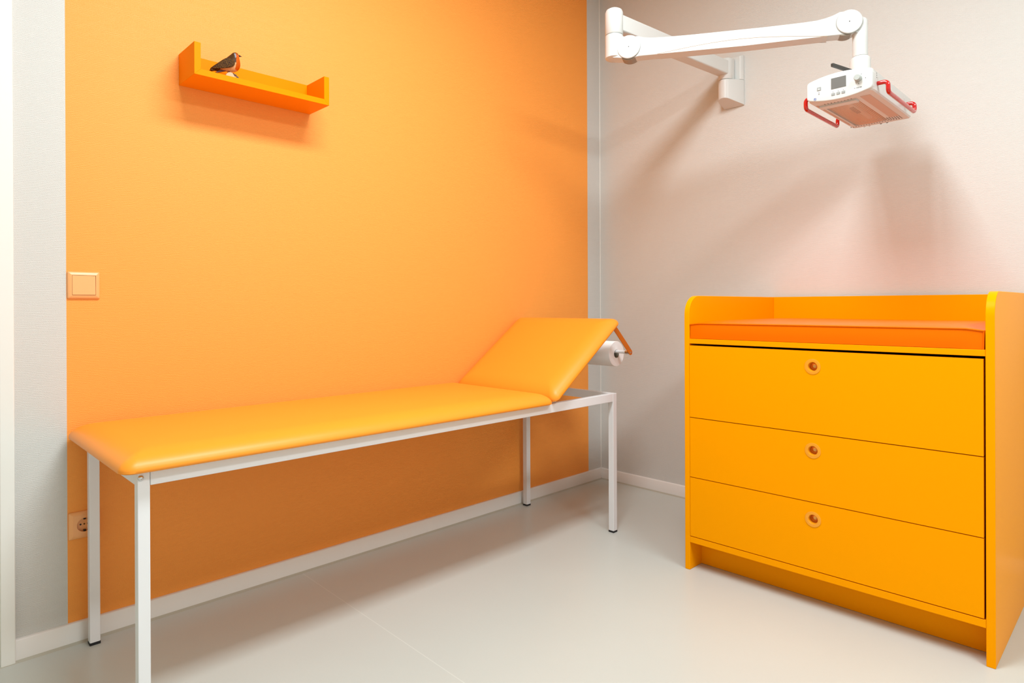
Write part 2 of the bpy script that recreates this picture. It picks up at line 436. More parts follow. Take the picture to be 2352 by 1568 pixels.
def drawer(z0, z1, zc):
    x = CX0+.0005; th = .018; y0, y1 = YI0+.0045, YI1-.0015; yc = -1.476
    bm = new_bm(); r = .0245; n = 40
    # front face with a round hole
    def face(xx, flip):
        circ = [bm.verts.new((xx, yc+r*math.cos(2*PI*k/n), zc+r*math.sin(2*PI*k/n))) for k in range(n)]
        rect = []
        for k in range(n):
            a = 2*PI*k/n; c, s = math.cos(a), math.sin(a)
            # project to rectangle border
            tx = ((y1-yc) if c > 0 else (y0-yc))/c if abs(c) > 1e-9 else 1e9
            tz = ((z1-zc) if s > 0 else (z0-zc))/s if abs(s) > 1e-9 else 1e9
            t_ = min(tx, tz); rect.append(Vector((xx, yc+c*t_, zc+s*t_)))
        # snap nearest to the corners
        for cy, cz in ((y0, z0), (y0, z1), (y1, z0), (y1, z1)):
            j = min(range(n), key=lambda q: (rect[q]-Vector((xx, cy, cz))).length*1.0)
            rect[j] = Vector((xx, cy, cz))
        rv = [bm.verts.new(p) for p in rect]
        for k in range(n): bm.faces.new((circ[k], circ[(k+1) % n], rv[(k+1) % n], rv[k]))
        return circ, rv
    c1, r1 = face(x, 0); c2, r2 = face(x+th, 1)
    for A, B in ((c1, c2), (r1, r2)):
        for k in range(n): bm.faces.new((A[k], A[(k+1) % n], B[(k+1) % n], B[k]))
    d = obj('drawer', bm, M_lacquer, cab, smooth=30)
    bm = new_bm()
    lathe(bm, (x, yc, zc), (-1, 0, 0), [(-.004, .0240), (.0004, .0258), (.0013, .0254), (.0015, .0245), (.0009, .0155), (-.001, .0142), (-.018, .0138)], 40)
    ring = obj('finger_pull', bm, M_knobring, d, smooth=50); ring['label'] = 'round recessed finger pull'
    bm = new_bm()
    lathe(bm, (x, yc, zc), (-1, 0, 0), [(-.0175, .0139), (-.024, .012), (-.027, .006), (-.028, 0)], 32)
    obj('cup', bm, M_cup, d, smooth=50)
    bm = new_bm(); box(bm, x+th+.012, CX1-.05, y0+.015, y1-.015, z0+.01, z1-.03)
    obj('drawer_box', bm, M_dark, d)
drawer(.5785, .8480, .797)
drawer(.3535, .5758, .522)
drawer(.1300, .3508, .297)

# changing cushion
def cushion():
    x0, x1, y0, y1, z0, z1 = CX0+.002, CX1-.022, CY0+.0235, CY1-.0215, .8742, .9325
    bm = new_bm(); nx, ny, nz = 26, 44, 8
    import itertools
    grid = {}
    def P(i, j, k):
        u, v, ww = i/nx, j/ny, k/nz
        x = x0+(x1-x0)*u; y = y0+(y1-y0)*v; z = z0+(z1-z0)*ww
        cu = (1-(2*u-1)**8); cv = (1-(2*v-1)**14)
        if k == nz: z += .009*cu*cv + .0012*math.sin(7*v+3*u)*cu
        if k == nz and i > 0 : z -= 0
        bul = math.sin(PI*ww)
        if i == 0: x -= 0.000+.0022*bul*cv - .003*(1-cv)
        # right end puckers, sags over the worktop edge
        if v < .06 and k == 0 and i == 0: z -= .0005
        if v < .06: y += .0015*(1-ww)
        if v > .985: y -= .001*bul
        if k == nz: z -= .006*max(0, 1-v/.05) + .004*max(0, 1-(1-v)/.04)
        return (x, y, z)
    def V(i, j, k):
        if (i, j, k) not in grid: grid[(i, j, k)] = bm.verts.new(P(i, j, k))
        return grid[(i, j, k)]
    for i in range(nx):
        for j in range(ny):
            for k in (0, nz): bm.faces.new((V(i, j, k), V(i+1, j, k), V(i+1, j+1, k), V(i, j+1, k)))
    for j in range(ny):
        for k in range(nz):
            for i in (0, nx): bm.faces.new((V(i, j, k), V(i, j+1, k), V(i, j+1, k+1), V(i, j, k+1)))
    for i in range(nx):
        for k in range(nz):
            for j in (0, ny): bm.faces.new((V(i, j, k), V(i+1, j, k), V(i+1, j, k+1), V(i, j, k+1)))
    edge = [Vector(P(0, j, nz)) for j in range(ny+1)]
    c = obj('changing_cushion', bm, M_vinyl_deep, bevel=.003, seg=3)
    tag(c, 'deep orange vinyl changing cushion lying on the cabinet top', 'cushion')
    bm = new_bm(); tube(bm, [p+Vector((-.0012, 0, -.0012)) for p in edge], .0024, 8)
    obj('piping', bm, M_vinyl_deep, c, smooth=60)
    bm = new_bm(); tube(bm, [(p[0]-.001, p[1]+.0012, p[2]) for p in [P(0, 0, k) for k in range(nz+1)]], .0018, 8)
    obj('corner_seam', bm, M_vinyl_deep, c, smooth=60)
cushion()

# ---------------------------------------------------------------- wall shelf
sh = thing('wall_shelf', 'orange box shelf with raised ends mounted high on the orange wall', 'shelf', (-2.028, -.075, 1.734))
SX0, SX1, SY, SZ0, SZ1, ST = -2.260, -1.797, -.150, 1.734, 1.8365, .0195
bm = new_bm(); prism(bm, [(SX0, SZ0), (SX0+ST, SZ0+ST), (SX0+ST, SZ1), (SX0, SZ1)], 1, SY, -.0005); obj('end_panel', bm, M_shelf, sh, bevel=.0006, seg=2)
bm = new_bm(); prism(bm, [(SX1, SZ0), (SX1, SZ1), (SX1-ST, SZ1), (SX1-ST, SZ0+ST)], 1, SY, -.0005); obj('end_panel', bm, M_shelf, sh, bevel=.0006, seg=2)
bm = new_bm(); prism(bm, [(SX0, SZ0), (SX1, SZ0), (SX1-ST, SZ0+ST), (SX0+ST, SZ0+ST)], 1, SY, -.0005); obj('shelf_board', bm, M_shelf, sh, bevel=.0006, seg=2)
bm = new_bm(); box(bm, SX0+ST+.0002, SX1-ST-.0002, -.0185, -.0005, SZ0+ST+.0002, SZ1); obj('back_rail', bm, M_shelf, sh, bevel=.0006, seg=2)

# ---------------------------------------------------------------- robin figurine
BY = -.088
def bird():
    root = thing('robin_figurine', 'small painted robin figurine with red-orange breast standing on the wall shelf', 'figurine', (-2.135, BY, SZ0+ST))
    m = bpy.data.materials.new('robin_paint'); m.use_nodes = True
    nt = m.node_tree; b = nt.nodes['Principled BSDF']; b.inputs['Roughness'].default_value = .5; b.inputs['Specular IOR Level'].default_value = .12
    N = nt.nodes.new; L = nt.links.new
    va = N('ShaderNodeVertexColor'); va.layer_name = 'paint'
    ns = N('ShaderNodeTexNoise'); ns.inputs['Scale'].default_value = 260; tc = N('ShaderNodeTexCoord'); L(tc.outputs['Object'], ns.inputs['Vector'])
    mr = N('ShaderNodeMapRange'); L(ns.outputs['Fac'], mr.inputs[0]); mr.inputs[3].default_value = .72; mr.inputs[4].default_value = 1.28
    mx = N('ShaderNodeVectorMath'); mx.operation = 'SCALE'; L(va.outputs['Color'], mx.inputs[0]); L(mr.outputs[0], mx.inputs['Scale']); L(mx.outputs[0], b.inputs['Base Color'])
    # build as tilted rings: near the head the rings turn upward
    bm = new_bm(); lay = bm.verts.layers.float_color.new('paint'); rings = []; seg = 28
    X = -2.135
    back = [(-.042, 1.7945), (-.020, 1.8160), (-.005, 1.8320), (.005, 1.8425), (.012, 1.8500), (.0175, 1.8558), (.0240, 1.8585), (.0295, 1.8570), (.0330, 1.8525)]
    front = [(-.040, 1.7885), (-.014, 1.7880), (.007, 1.7885), (.024, 1.7925), (.0360, 1.8030), (.0405, 1.8160), (.0375, 1.8305), (.0350, 1.8400), (.0338, 1.8480)]
    wid = [.005, .014, .0195, .0215, .0205, .0165, .0145, .0115, .0035]
    def cr(L_, t_):
        i = min(int(t_), len(L_)-2); f = t_-i
        p = [L_[max(i-1, 0)], L_[i], L_[i+1], L_[min(i+2, len(L_)-1)]]
        g = lambda a, b, c, d: .5*((2*b)+(-a+c)*f+(2*a-5*b+4*c-d)*f*f+(-a+3*b-3*c+d)*f**3)
        return g(*p) if not isinstance(p[0], tuple) else tuple(g(*[q[k] for q in p]) for k in range(len(p[0])))
    seg = 40
    for q in range(65):
        t_ = q/64*8; b_ = cr(back, t_); f_ = cr(front, t_); wd = max(cr(wid, t_), .002)
        cx, cz = (b_[0]+f_[0])/2, (b_[1]+f_[1])/2; ux, uz = (b_[0]-f_[0])/2, (b_[1]-f_[1])/2
        rings.append([bm.verts.new((X+cx+ux*math.cos(a), BY+wd*math.sin(a), cz+uz*math.cos(a))) for a in [2*PI*k/seg for k in range(seg)]])
    for A, B in zip(rings, rings[1:]):
        for k in range(seg): bm.faces.new((A[k], A[(k+1) % seg], B[(k+1) % seg], B[k]))
    bm.faces.new(rings[0][::-1]); bm.faces.new(rings[-1])
    brown, breast, belly, grey = rgb(72, 46, 22), rgb(192, 84, 8), rgb(206, 160, 110), rgb(140, 140, 146)
    for v in bm.verts:
        x, z, y = v.co.x-X, v.co.z, abs(v.co.y-BY)
        c = brown
        if z < 1.802+.10*x: c = belly
        if .008 < x < .024 and z < 1.822 and z < 1.806+(x-.008)*1.2: c = belly
        if x > .0205+(1.82-z)*-.05 and 1.797 < z < 1.855: c = breast
        if 1.836 < z < 1.852 and .0175 < x <= .0225: c = grey
        if z >= 1.854: c = brown
        v[lay] = c
    body = obj('body', bm, m, root, smooth=180)
    # wings: flattened leaf shapes lying along both flanks
    wm = mat('wing_paint', rgb(70, 50, 24), .6, spec=.1); nt = wm.node_tree; b = nt.nodes['Principled BSDF']
    wv = nt.nodes.new('ShaderNodeTexWave'); wv.inputs['Scale'].default_value = 85; wv.inputs['Distortion'].default_value = 9; wv.inputs['Detail Scale'].default_value = 2.5; tc = nt.nodes.new('ShaderNodeTexCoord')
    mp = nt.nodes.new('ShaderNodeMapping'); mp.inputs['Rotation'].default_value = (0, math.radians(50), 0); nt.links.new(tc.outputs['Object'], mp.inputs[0]); nt.links.new(mp.outputs[0], wv.inputs['Vector'])
    cr = nt.nodes.new('ShaderNodeValToRGB'); cr.color_ramp.elements[0].color = rgb(44, 26, 10); cr.color_ramp.elements[1].color = rgb(112, 76, 28); cr.color_ramp.elements[0].position = .45
    nt.links.new(wv.outputs['Fac'], cr.inputs[0]); nt.links.new(cr.outputs[0], b.inputs['Base Color'])
    for s in (-1, 1):
        bm = new_bm(); rr = []
        ctrl = [(-.054, 1.7850, .0020, .005), (-.044, 1.7895, .0055, .010), (-.032, 1.7955, .0090, .0160), (-.018, 1.8035, .0125, .0195), (-.006, 1.8110, .0150, .0225), (.006, 1.8170, .0135, .0235), (.014, 1.8205, .006, .0220)]
        for x, z, hh, yy in ctrl:
            rr.append([bm.verts.new((X+x+math.cos(a)*hh*-.55, BY+s*(yy*.82+.0035*math.sin(a/2+.0)*1.0+(.0022 if 0 < a < PI else 0)*1.0), z+math.cos(a)*hh)) for a in [2*PI*k/12 for k in range(12)]])
        for A, B in zip(rr, rr[1:]):
            for k in range(12): bm.faces.new((A[k], A[(k+1) % 12], B[(k+1) % 12], B[k]))
        bm.faces.new(rr[0][::-1]); bm.faces.new(rr[-1])
        wo = obj('wing', bm, wm, root, smooth=180); ss = wo.modifiers.new('sub', 'SUBSURF'); ss.levels = ss.render_levels = 2
    bm = new_bm(); prism(bm, [(X-.030, 1.7990), (X-.034, 1.7925), (X-.058, 1.7795), (X-.050, 1.7775), (X-.041, 1.7815), (X-.022, 1.7905)], 1, BY-.006, BY+.006)
    obj('tail', bm, wm, root, bevel=.001, seg=2)
    bm = new_bm(); prism(bm, [(X-.020, 1.7905), (X-.040, 1.7765), (X-.036, 1.7745), (X-.006, 1.7880)], 1, BY-.004, BY+.004)
    obj('tail_feathers', bm, mat('rust_brown_paint', rgb(96, 36, 10), .4), root, bevel=.0008, seg=2)
    bm = new_bm(); lathe(bm, (X+.0345, BY, 1.8505), (1, 0, .05), [(-.005, .0050), (0, .0044), (.006, .0026), (.0132, .0003), (.0136, 0)], 12)
    obj('beak', bm, M_black, root, smooth=60)
    for s in (-1, 1):
        bm = new_bm(); bmesh.ops.create_uvsphere(bm, u_segments=14, v_segments=10, radius=.0028)
        bmesh.ops.translate(bm, verts=bm.verts, vec=Vector((X+.0275, BY+s*.0112, 1.8500)))
        obj('eye', bm, mat('glass_eye', rgb(12, 12, 14), .08), root, smooth=80)
        bm = new_bm(); tube(bm, [(X-.002, BY+s*.005, 1.7975), (X+.004, BY+s*.006, 1.7850)], .0011, 8)
        for dx, dy in ((.006, .002), (.006, -.002), (-.004, 0)): tube(bm, [(X+.004, BY+s*.006, 1.7850), (X+.004+dx, BY+s*.006+dy, 1.7838)], .0008, 6)
        obj('leg', bm, M_black, root, smooth=60)
    # base: cut log slice with a leaf
    bm = new_bm(); prism(bm, [(X+.006+.0165*math.cos(2*PI*k/28), 1.7674+.0165*math.sin(2*PI*k/28)) for k in range(28)], 1, BY-.014, BY+.014)
    bs = obj('base', bm, mat('pale_log_end', rgb(226, 182, 146), .7, spec=.1, var=.14, vscale=120), root, bevel=.0008, seg=2)
    zmin = 1.7535
    bm = new_bm(); tube(bm, bend([(X+.012, BY-.0148, 1.7820), (X+.024, BY-.0145, 1.7750), (X+.031, BY-.0145, 1.7645)], .005), [.0012]*9, 8)
    for q, (lx, lz) in enumerate(((.020, 1.7775), (.0265, 1.7725), (.030, 1.7660))):
        pr = [(X+lx-.0045, lz+.001), (X+lx, lz+.0028), (X+lx+.005, lz-.0008), (X+lx+.0015, lz-.0036), (X+lx-.003, lz-.0026)]
        prism(bm, pr, 1, BY-.0162, BY-.0148)
    obj('twig', bm, mat('dark_leaf_paint', rgb(38, 30, 18), .5), bs)
bird()

# ---------------------------------------------------------------- light switch and socket
def plate(root, x0, x1, z0, z1, name='frame', closed=True):
    bm = new_bm(); cx, cz = (x0+x1)/2, (z0+z1)/2; hx, hz = (x1-x0)/2, (z1-z0)/2
    rings = []
    for ins, y in ((0, -.0005), (0, -.0030), (.0012, -.0052), (.0035, -.0068), (.0095, -.0098), (.0112, -.0098), (.0112, -.0050)):
        rings.append([bm.verts.new((cx+a, y, cz+b)) for a, b in rrect(hx-ins, hz-ins, max(.004-ins*.5, .0008), 5)])
    k = len(rings[0])
    for A, B in zip(rings, rings[1:]):
        for j in range(k): bm.faces.new((A[j], A[(j+1) % k], B[(j+1) % k], B[j]))
    if closed: bm.faces.new(rings[-1])
    bm.faces.new(rings[0][::-1])
    return obj(name, bm, M_peach, root, smooth=35)
sw = thing('light_switch', 'square peach light switch with one rocker at the left edge of the orange wall', 'light switch', (-2.529, 0, 1.026))
plate(sw, -2.5705, -2.4875, 1.0265, 1.1080)
bm = new_bm()
prism(bm, [(-.005, 1.0385), (-.0115, 1.0385), (-.0098, 1.0960), (-.005, 1.0960)], 0, -2.5588, -2.4998)
obj('rocker', bm, M_peach, sw, bevel=.0006, seg=2)
bm = new_bm(); box(bm, -2.5594, -2.4992, -.0056, -.0046, 1.0378, 1.0967); obj('gap', bm, mat('brown_shadow_gap', rgb(120, 50, 10), .7), sw)
so = thing('wall_socket', 'square peach power socket low on the orange wall behind the couch leg', 'socket', (-2.529, 0, .308))
plate(so, -2.5700, -2.4905, .3085, .3890, closed=False)
def socket_insert():
    cx, cz = -2.530, .3490; h = .0292
    bm = new_bm(); n = 40; r = .0205
    def sq(a):
        c, s = math.cos(a), math.sin(a); t_ = min(h/abs(c) if abs(c) > 1e-9 else 9, h/abs(s) if abs(s) > 1e-9 else 9); return (cx+c*t_, cz+s*t_)
    A = [bm.verts.new((*[sq(PI/4+2*PI*k/n)[0]], -.0050, sq(PI/4+2*PI*k/n)[1])) for k in range(n)]
    B = [bm.verts.new((v.co.x, -.0104, v.co.z)) for v in A]
    C = [bm.verts.new((cx+r*math.cos(PI/4+2*PI*k/n), -.0104, cz+r*math.sin(PI/4+2*PI*k/n))) for k in range(n)]
    D = [bm.verts.new((v.co.x, .0, v.co.z)) for v in C]
    for P_, Q in ((A, B), (B, C), (C, D)):
        for k in range(n): bm.faces.new((P_[k], P_[(k+1) % n], Q[(k+1) % n], Q[k]))
    bm.faces.new(D)
    ins = obj('insert', bm, M_peach, so, smooth=35)
    for dx in (-.0095, .0095):
        bm = new_bm(); cyl(bm, (cx+dx, -.0006, cz), (cx+dx, -.0004-.001, cz), .0025, 16); obj('pin_hole', bm, M_black, ins)
    bm = new_bm(); cyl(bm, (cx, -.0006, cz+.0), (cx, -.0016, cz), .0024, 16); obj('screw', bm, mat('brass_screw', rgb(120, 84, 40), .35, metal=1), ins)
    for s in (-1, 1):
        bm = new_bm(); box(bm, cx-.0030, cx+.0030, -.0085, -.0005, cz+s*.0175-.0022, cz+s*.0175+.0022); obj('earth_clip', bm, mat('dark_clip', rgb(48, 40, 32), .3, metal=.8), ins)
socket_insert()

# ---------------------------------------------------------------- radiant warmer on its wall arm
wr = thing('radiant_warmer', 'white baby radiant warmer with red handles on a jointed wall arm above the changing cabinet', 'heater', (0, -.8, 1.96))
WP = M_white_plastic
MC = (-.055, -.805)     # pivot on the wall bracket
# bracket: rounded nose running out to a wall plate, top and bottom slanted
def hull(P):
    P = sorted(set(P)); out = []
    for Q in (P, P[::-1]):
        h = []
        for p in Q:
            while len(h) > 1 and (h[-1][0]-h[-2][0])*(p[1]-h[-2][1])-(h[-1][1]-h[-2][1])*(p[0]-h[-2][0]) <= 0: h.pop()
            h.append(p)
        out += h[:-1]
    return out
def plan(nose_r, ya, yb, xn=MC[0], yn=MC[1]):
    return hull([(-.0005, yb), (-.012, yb), (-.012, ya), (-.0005, ya)]+[(xn+nose_r*math.cos(2*PI*k/48), yn+nose_r*math.sin(2*PI*k/48)) for k in range(48)])
pl = plan(.034, -.874, -.770)
def slab(bm, pts, zlo, zhi):
    """zlo / zhi are functions of x"""
    A = [bm.verts.new((x, y, zlo(x))) for x, y in pts]; B = [bm.verts.new((x, y, zhi(x))) for x, y in pts]
    n = len(pts); bm.faces.new(A[::-1]); bm.faces.new(B)
    for i in range(n): bm.faces.new((A[i], A[(i+1) % n], B[(i+1) % n], B[i]))
bm = new_bm()
slab(bm, pl, lambda x: 1.962+min(.042, .36*max(0, -x-.004)), lambda x: 2.083)
brk = obj('wall_bracket', bm, WP, wr, bevel=.003, seg=3)
# upper plate left standing behind the swivel hub
bm = new_bm()
slab(bm, [(-.0005, -.873), (-.0005, -.765), (-.026, -.765), (-.026, -.864), (-.012, -.873)], lambda x: 2.0834, lambda x: 2.203-.35*max(0, -x-.008))
obj('back_plate', bm, WP, brk, bevel=.003, seg=3)
# horizontal arm with its two hubs
E_ = Vector((-.85, -.73)); Mv = Vector(MC)
u1 = (Mv-E_).normalized(); n1 = Vector((u1.y, -u1.x))
bm = new_bm()
def arm_quad(bm, a, b, wa, wb, za0, za1, zb0, zb1, n):
    v = []
    for p, w_, z0, z1 in ((a, wa, za0, za1), (b, wb, zb0, zb1)):
        for s in (-1, 1):
            for z in (z0, z1): v.append(bm.verts.new((p.x+n.x*s*w_, p.y+n.y*s*w_, z)))
    for f in ((0,1,3,2),(4,6,7,5),(0,4,5,1),(2,3,7,6),(0,2,6,4),(1,5,7,3)): bm.faces.new([v[i] for i in f])
arm_quad(bm, E_+u1*.01, Mv, .030, .027, 2.106, 2.172, 2.106, 2.172, n1)
harm = obj('horizontal_arm', bm, WP, wr, bevel=.006, seg=3)
bm = new_bm(); lathe(bm, (MC[0], MC[1], 0), (0, 0, 1), [(2.0850, 0), (2.0850, .031), (2.088, .033), (2.178, .033), (2.184, .030), (2.186, 0)], 32)
box(bm, -.052, -.0325, -.838, -.772, 2.086, 2.186)
obj('wall_hub', bm, WP, harm, smooth=40)
bm = new_bm(); lathe(bm, (E_.x, E_.y, 0), (0, 0, 1), [(2.0905, 0), (2.0905, .034), (2.093, .036), (2.180, .036), (2.190, .032), (2.196, .022), (2.198, 0)], 32)
obj('elbow_hub', bm, WP, harm, smooth=40)
# spring arm
P_ = Vector((-.47, -1.526)); u2 = (P_-E_).normalized(); n2 = Vector((-.902, -.431)).normalized()
Ls = (P_-E_).length
S0, S1 = .063, Ls-.038; Z0, Z1 = 2.025, 2.003; RD = .0455; RE = .0415
def AP(s, off, z):
    q = E_+u2*s+n2*off; return Vector((q.x, q.y, z))
top = []; bot = []
for k in range(17):
    a = PI*.62+PI*.86*k/16     # around the near disc, top to bottom on the elbow side
    top.append((S0+RD*math.cos(a), Z0+RD*math.sin(a)))
outline = top[:]
LZ = lambda s: Z0+.008+(Z1-Z0-.008)*(s-S0)/(S1-S0)
outline += [(s, LZ(s)+d) for s, d in ((S0+.04, -.0475), (S0+.12, -.0475), (.30, -.0455), (.48, -.0445), (.70, -.0425), (S1-.04, -.0425))]
for k in range(17):
    a = -PI*.52+PI*1.08*k/16
    outline.append((S1+RE*math.cos(a), Z1+RE*math.sin(a)))
outline += [(s, LZ(s)+d) for s, d in ((S1-.03, .040), (S1-.05, .031), (S1-.075, .0235), (S1-.105, .0185), (S1-.15, .0165), (.57, .0150), (.30, .0165), (.21, .0185), (.15, .0215), (.12, .0265), (.10, .0335))]
def loft(outl, o0, o1):
    bm = new_bm()
    A = [bm.verts.new(AP(s, o0, z)) for s, z in outl]; B = [bm.verts.new(AP(s, o1, z)) for s, z in outl]
    n = len(outl); bm.faces.new(A); bm.faces.new(B[::-1])
    for i in range(n): bm.faces.new((A[i], A[(i+1) % n], B[(i+1) % n], B[i]))
    return bm
sp = obj('spring_arm', loft(outline, -.026, .026), WP, wr, bevel=.004, seg=3)
# lower half-shell, its curved joint shows as a line along the arm
lower = []
for k in range(17):
    t_ = k/16; q = .175+(.775-.175)*t_
    lower.append((q, LZ(q)-.0465+.0235*math.sin(PI*t_)**1.1+.002*t_))
shell = lower + [(.77, LZ(.77)-.0432), (.5, LZ(.5)-.0485), (.18, LZ(.18)-.0470)]
obj('lower_cover', loft(shell, -.0285, .0285), WP, sp, bevel=.0012, seg=2)
for (s, z, q) in ((S0, Z0, 1), (S1, Z1, RE/RD)):
    bm = new_bm(); c = AP(s, .026, z)
    lathe(bm, c, (n2.x, n2.y, 0), [(-.001, .0425*q), (.001, .0425*q), (.001, .0455*q), (.0052, .0455*q), (.0068, .0435*q), (.0068, .0022), (.0055, .0016), (.0055, 0)], 48)
    cp = obj('pivot_cap', bm, WP, sp, smooth=35)
    bm = new_bm(); lathe(bm, c+Vector((n2.x, n2.y, 0))*.0056, (n2.x, n2.y, 0), [(0, .0018), (.0004, .0018), (.0004, 0)], 12)
    obj('cap_dot', bm, M_print, cp)
    bm = new_bm(); lathe(bm, c, (n2.x, n2.y, 0), [(.0002, .044*q), (.0002, .0466*q), (.0016, .0466*q), (.0016, .044*q)], 48)
    obj('cap_gap_shade', bm, M_grey_plastic, cp)  # grey ring put in for the shade in the gap behind the cap
    # dark slot with grey cover under each joint
for (s, z, ds, q) in ((S0, Z0, 0, 1), (S1, Z1, -.012, RE/RD)):
    bm = new_bm(); o1 = []
    for k in range(9):
        a = math.radians(-125+70*k/8)+ds*3; o1.append((s+ds+.0485*q*math.cos(a), z+.0495*q*math.sin(a)))
    for k in range(8, -1, -1):
        a = math.radians(-125+70*k/8)+ds*3; o1.append((s+ds+.040*math.cos(a), z+.040*math.sin(a)))
    obj('joint_slot', loft(o1, -.0265, .0245), mat('grey_joint_liner', rgb(150, 138, 122), .5), sp)
bm = new_bm(); tube(bm, [AP(q, .0283, z+.0004) for q, z in lower], .0009, 6)
obj('cover_seam_shade', bm, mat('seam_shade_tan', rgb(176, 150, 122), .6), sp)  # tan line painted for the shadow along the cover's groove
# lower elbow: cylinder fused with the yoke of the spring arm
bm = new_bm(); lathe(bm, (E_.x, E_.y, 0), (0, 0, 1), [(1.993, 0), (1.993, .030), (1.998, .036), (2.0865, .036), (2.0875, .034), (2.0875, 0)], 32)
arm_quad(bm, E_, E_+u2*.045, .030, .027, 1.992, 2.078, 1.985, 2.070, n2)
obj('elbow_yoke', bm, WP, wr, smooth=40)
bm = new_bm(); cyl(bm, (E_.x, E_.y, 2.0872), (E_.x, E_.y, 2.0907), .0335, 32); obj('elbow_joint_ring', bm, M_grey_plastic, wr)
# drop post
PX, PY = P_.x, P_.y
bm = new_bm()
lathe(bm, (PX, PY, 0), (0, 0, 1), [(1.8825, 0), (1.8825, .0235), (1.8835, .0245), (1.93, .0248), (2.008, .0248), (2.016, .020), (2.019, 0)], 32)
arm_quad(bm, P_-u2*.032, P_+u2*.006, .0225, .0225, 1.975, 2.030, 1.952, 2.016, n2)
post = obj('drop_post', bm, WP, wr, smooth=40)
bm = new_bm(); lathe(bm, (PX, PY, 0), (0, 0, 1), [(1.800, 0), (1.800, .0335), (1.870, .0335), (1.877, .0305), (1.881, .0262), (1.882, 0)], 32)
obj('swivel_collar', bm, WP, wr, smooth=40)
bm = new_bm(); lathe(bm, (PX, PY, 0), (0, 0, 1), [(1.765, .0), (1.765, .052), (1.790, .050), (1.7995, .036), (1.7995, 0)], 32)
obj('mounting_flange', bm, WP, wr, smooth=40)
# black tilt lever sticking out above the panel
bm = new_bm(); a = Vector((-.523, -1.548, 1.800)); b = Vector((-.70, -1.509, 1.799)); d = (b-a).normalized(); sd = Vector((-d.y, d.x, 0))
vs = [bm.verts.new(p+sd*s+Vector((0, 0, z))) for p, hw, hh in ((a, .006, .005), (b, .0045, .0055)) for s in (-hw, hw) for z in (-hh, hh)]
for f in ((0,1,3,2),(4,6,7,5),(0,4,5,1),(2,3,7,6),(0,2,6,4),(1,5,7,3)): bm.faces.new([vs[i] for i in f])
obj('lever', bm, mat('black_lever', rgb(52, 50, 46), .4), wr, bevel=.0012, seg=2)

# heater head
HX0, HX1, HY0, HY1 = -.692, -.232, -1.629, -1.428
ZBm, ZTp = 1.6915, 1.766
gx0, gx1, gy0, gy1 = -.597, -.270, -1.560, -1.448       # grille opening
bm = new_bm()
def rr_pts(x0, x1, y0, y1, r, n=6): return [((x0+x1)/2+a, (y0+y1)/2+b) for a, b in rrect((x1-x0)/2, (y1-y0)/2, r, n)]
# underside ring -> side walls -> top
inner = rr_pts(gx0, gx1, gy0, gy1, .004); outer0 = rr_pts(HX0+.004, HX1-.004, HY0+.004, HY1-.004, .012); outer = rr_pts(HX0, HX1, HY0, HY1, .016)
rings = [[bm.verts.new((x, y, ZBm+.034)) for x, y in inner], [bm.verts.new((x, y, ZBm)) for x, y in inner], [bm.verts.new((x, y, ZBm)) for x, y in outer0],
         [bm.verts.new((x, y, ZBm+.004)) for x, y in outer], [bm.verts.new((x, y, ZTp-.008)) for x, y in outer], [bm.verts.new((x, y, ZTp)) for x, y in rr_pts(HX0+.008, HX1-.008, HY0+.008, HY1-.008, .012)]]
k = len(inner)
for A, B in zip(rings, rings[1:]):
    for j in range(k): bm.faces.new((A[j], A[(j+1) % k], B[(j+1) % k], B[j]))
bm.faces.new(rings[-1])
head = obj('heater_housing', bm, WP, wr, smooth=40)
# reflector trough inside the opening
bm = new_bm(); prof = []
for q in range(13):
    t_ = q/12; yy = gy0+.001+(gy1-gy0-.002)*t_; prof.append((yy, ZBm+.012+.040*math.sin(PI*t_)**.6))
A = [bm.verts.new((gx0+.001, y, z)) for y, z in prof]; B = [bm.verts.new((gx1-.001, y, z)) for y, z in prof]
for j in range(12): bm.faces.new((A[j], A[j+1], B[j+1], B[j]))
bm.faces.new(A[::-1]); bm.faces.new(B)
obj('reflector', bm, M_reflector, head, smooth=60)
bm = new_bm(); yc = (gy0+gy1)/2
box(bm, gx0+.03, gx1-.03, yc-.012, yc+.002, ZBm+.010, ZBm+.018)
el = obj('heating_element', bm, M_element, head, bevel=.002)
bm = new_bm(); box(bm, -.50, -.42, yc-.009, yc+.004, ZBm+.006, ZBm+.0098); obj('element_clip', bm, M_dark, head)
# wire basket grille: wires across and along with turned-up sides
bm = new_bm()
def wire(p0, p1, r=.0006): tube(bm, [p0, p1], r, 4, caps=False)
zg = ZBm-.001
ny_ = 19
for q in range(ny_+1):
    y = gy0+.002+(gy1-gy0-.004)*q/ny_; z = zg + .006*(1-math.sin(PI*q/ny_)**.5)
    wire((gx0+.003, y, z), (gx1-.003, y, z))
nxw = 62
for q in range(nxw+1):
    x = gx0+.003+(gx1-gx0-.006)*q/nxw
    pts = [(x, gy0+.002+(gy1-gy0-.004)*j/8, zg+.006*(1-math.sin(PI*j/8)**.5)) for j in range(9)]
    tube(bm, [(x, gy0+.002, ZBm+.022)]+pts+[(x, gy1-.002, ZBm+.022)], .0005, 4, caps=False)
for z in (.010, .014, .018, .022):
    wire((gx0+.003, gy0+.002, ZBm+z), (gx1-.003, gy0+.002, ZBm+z)); wire((gx0+.003, gy1-.002, ZBm+z), (gx1-.003, gy1-.002, ZBm+z))
obj('grille', bm, M_wire, head)
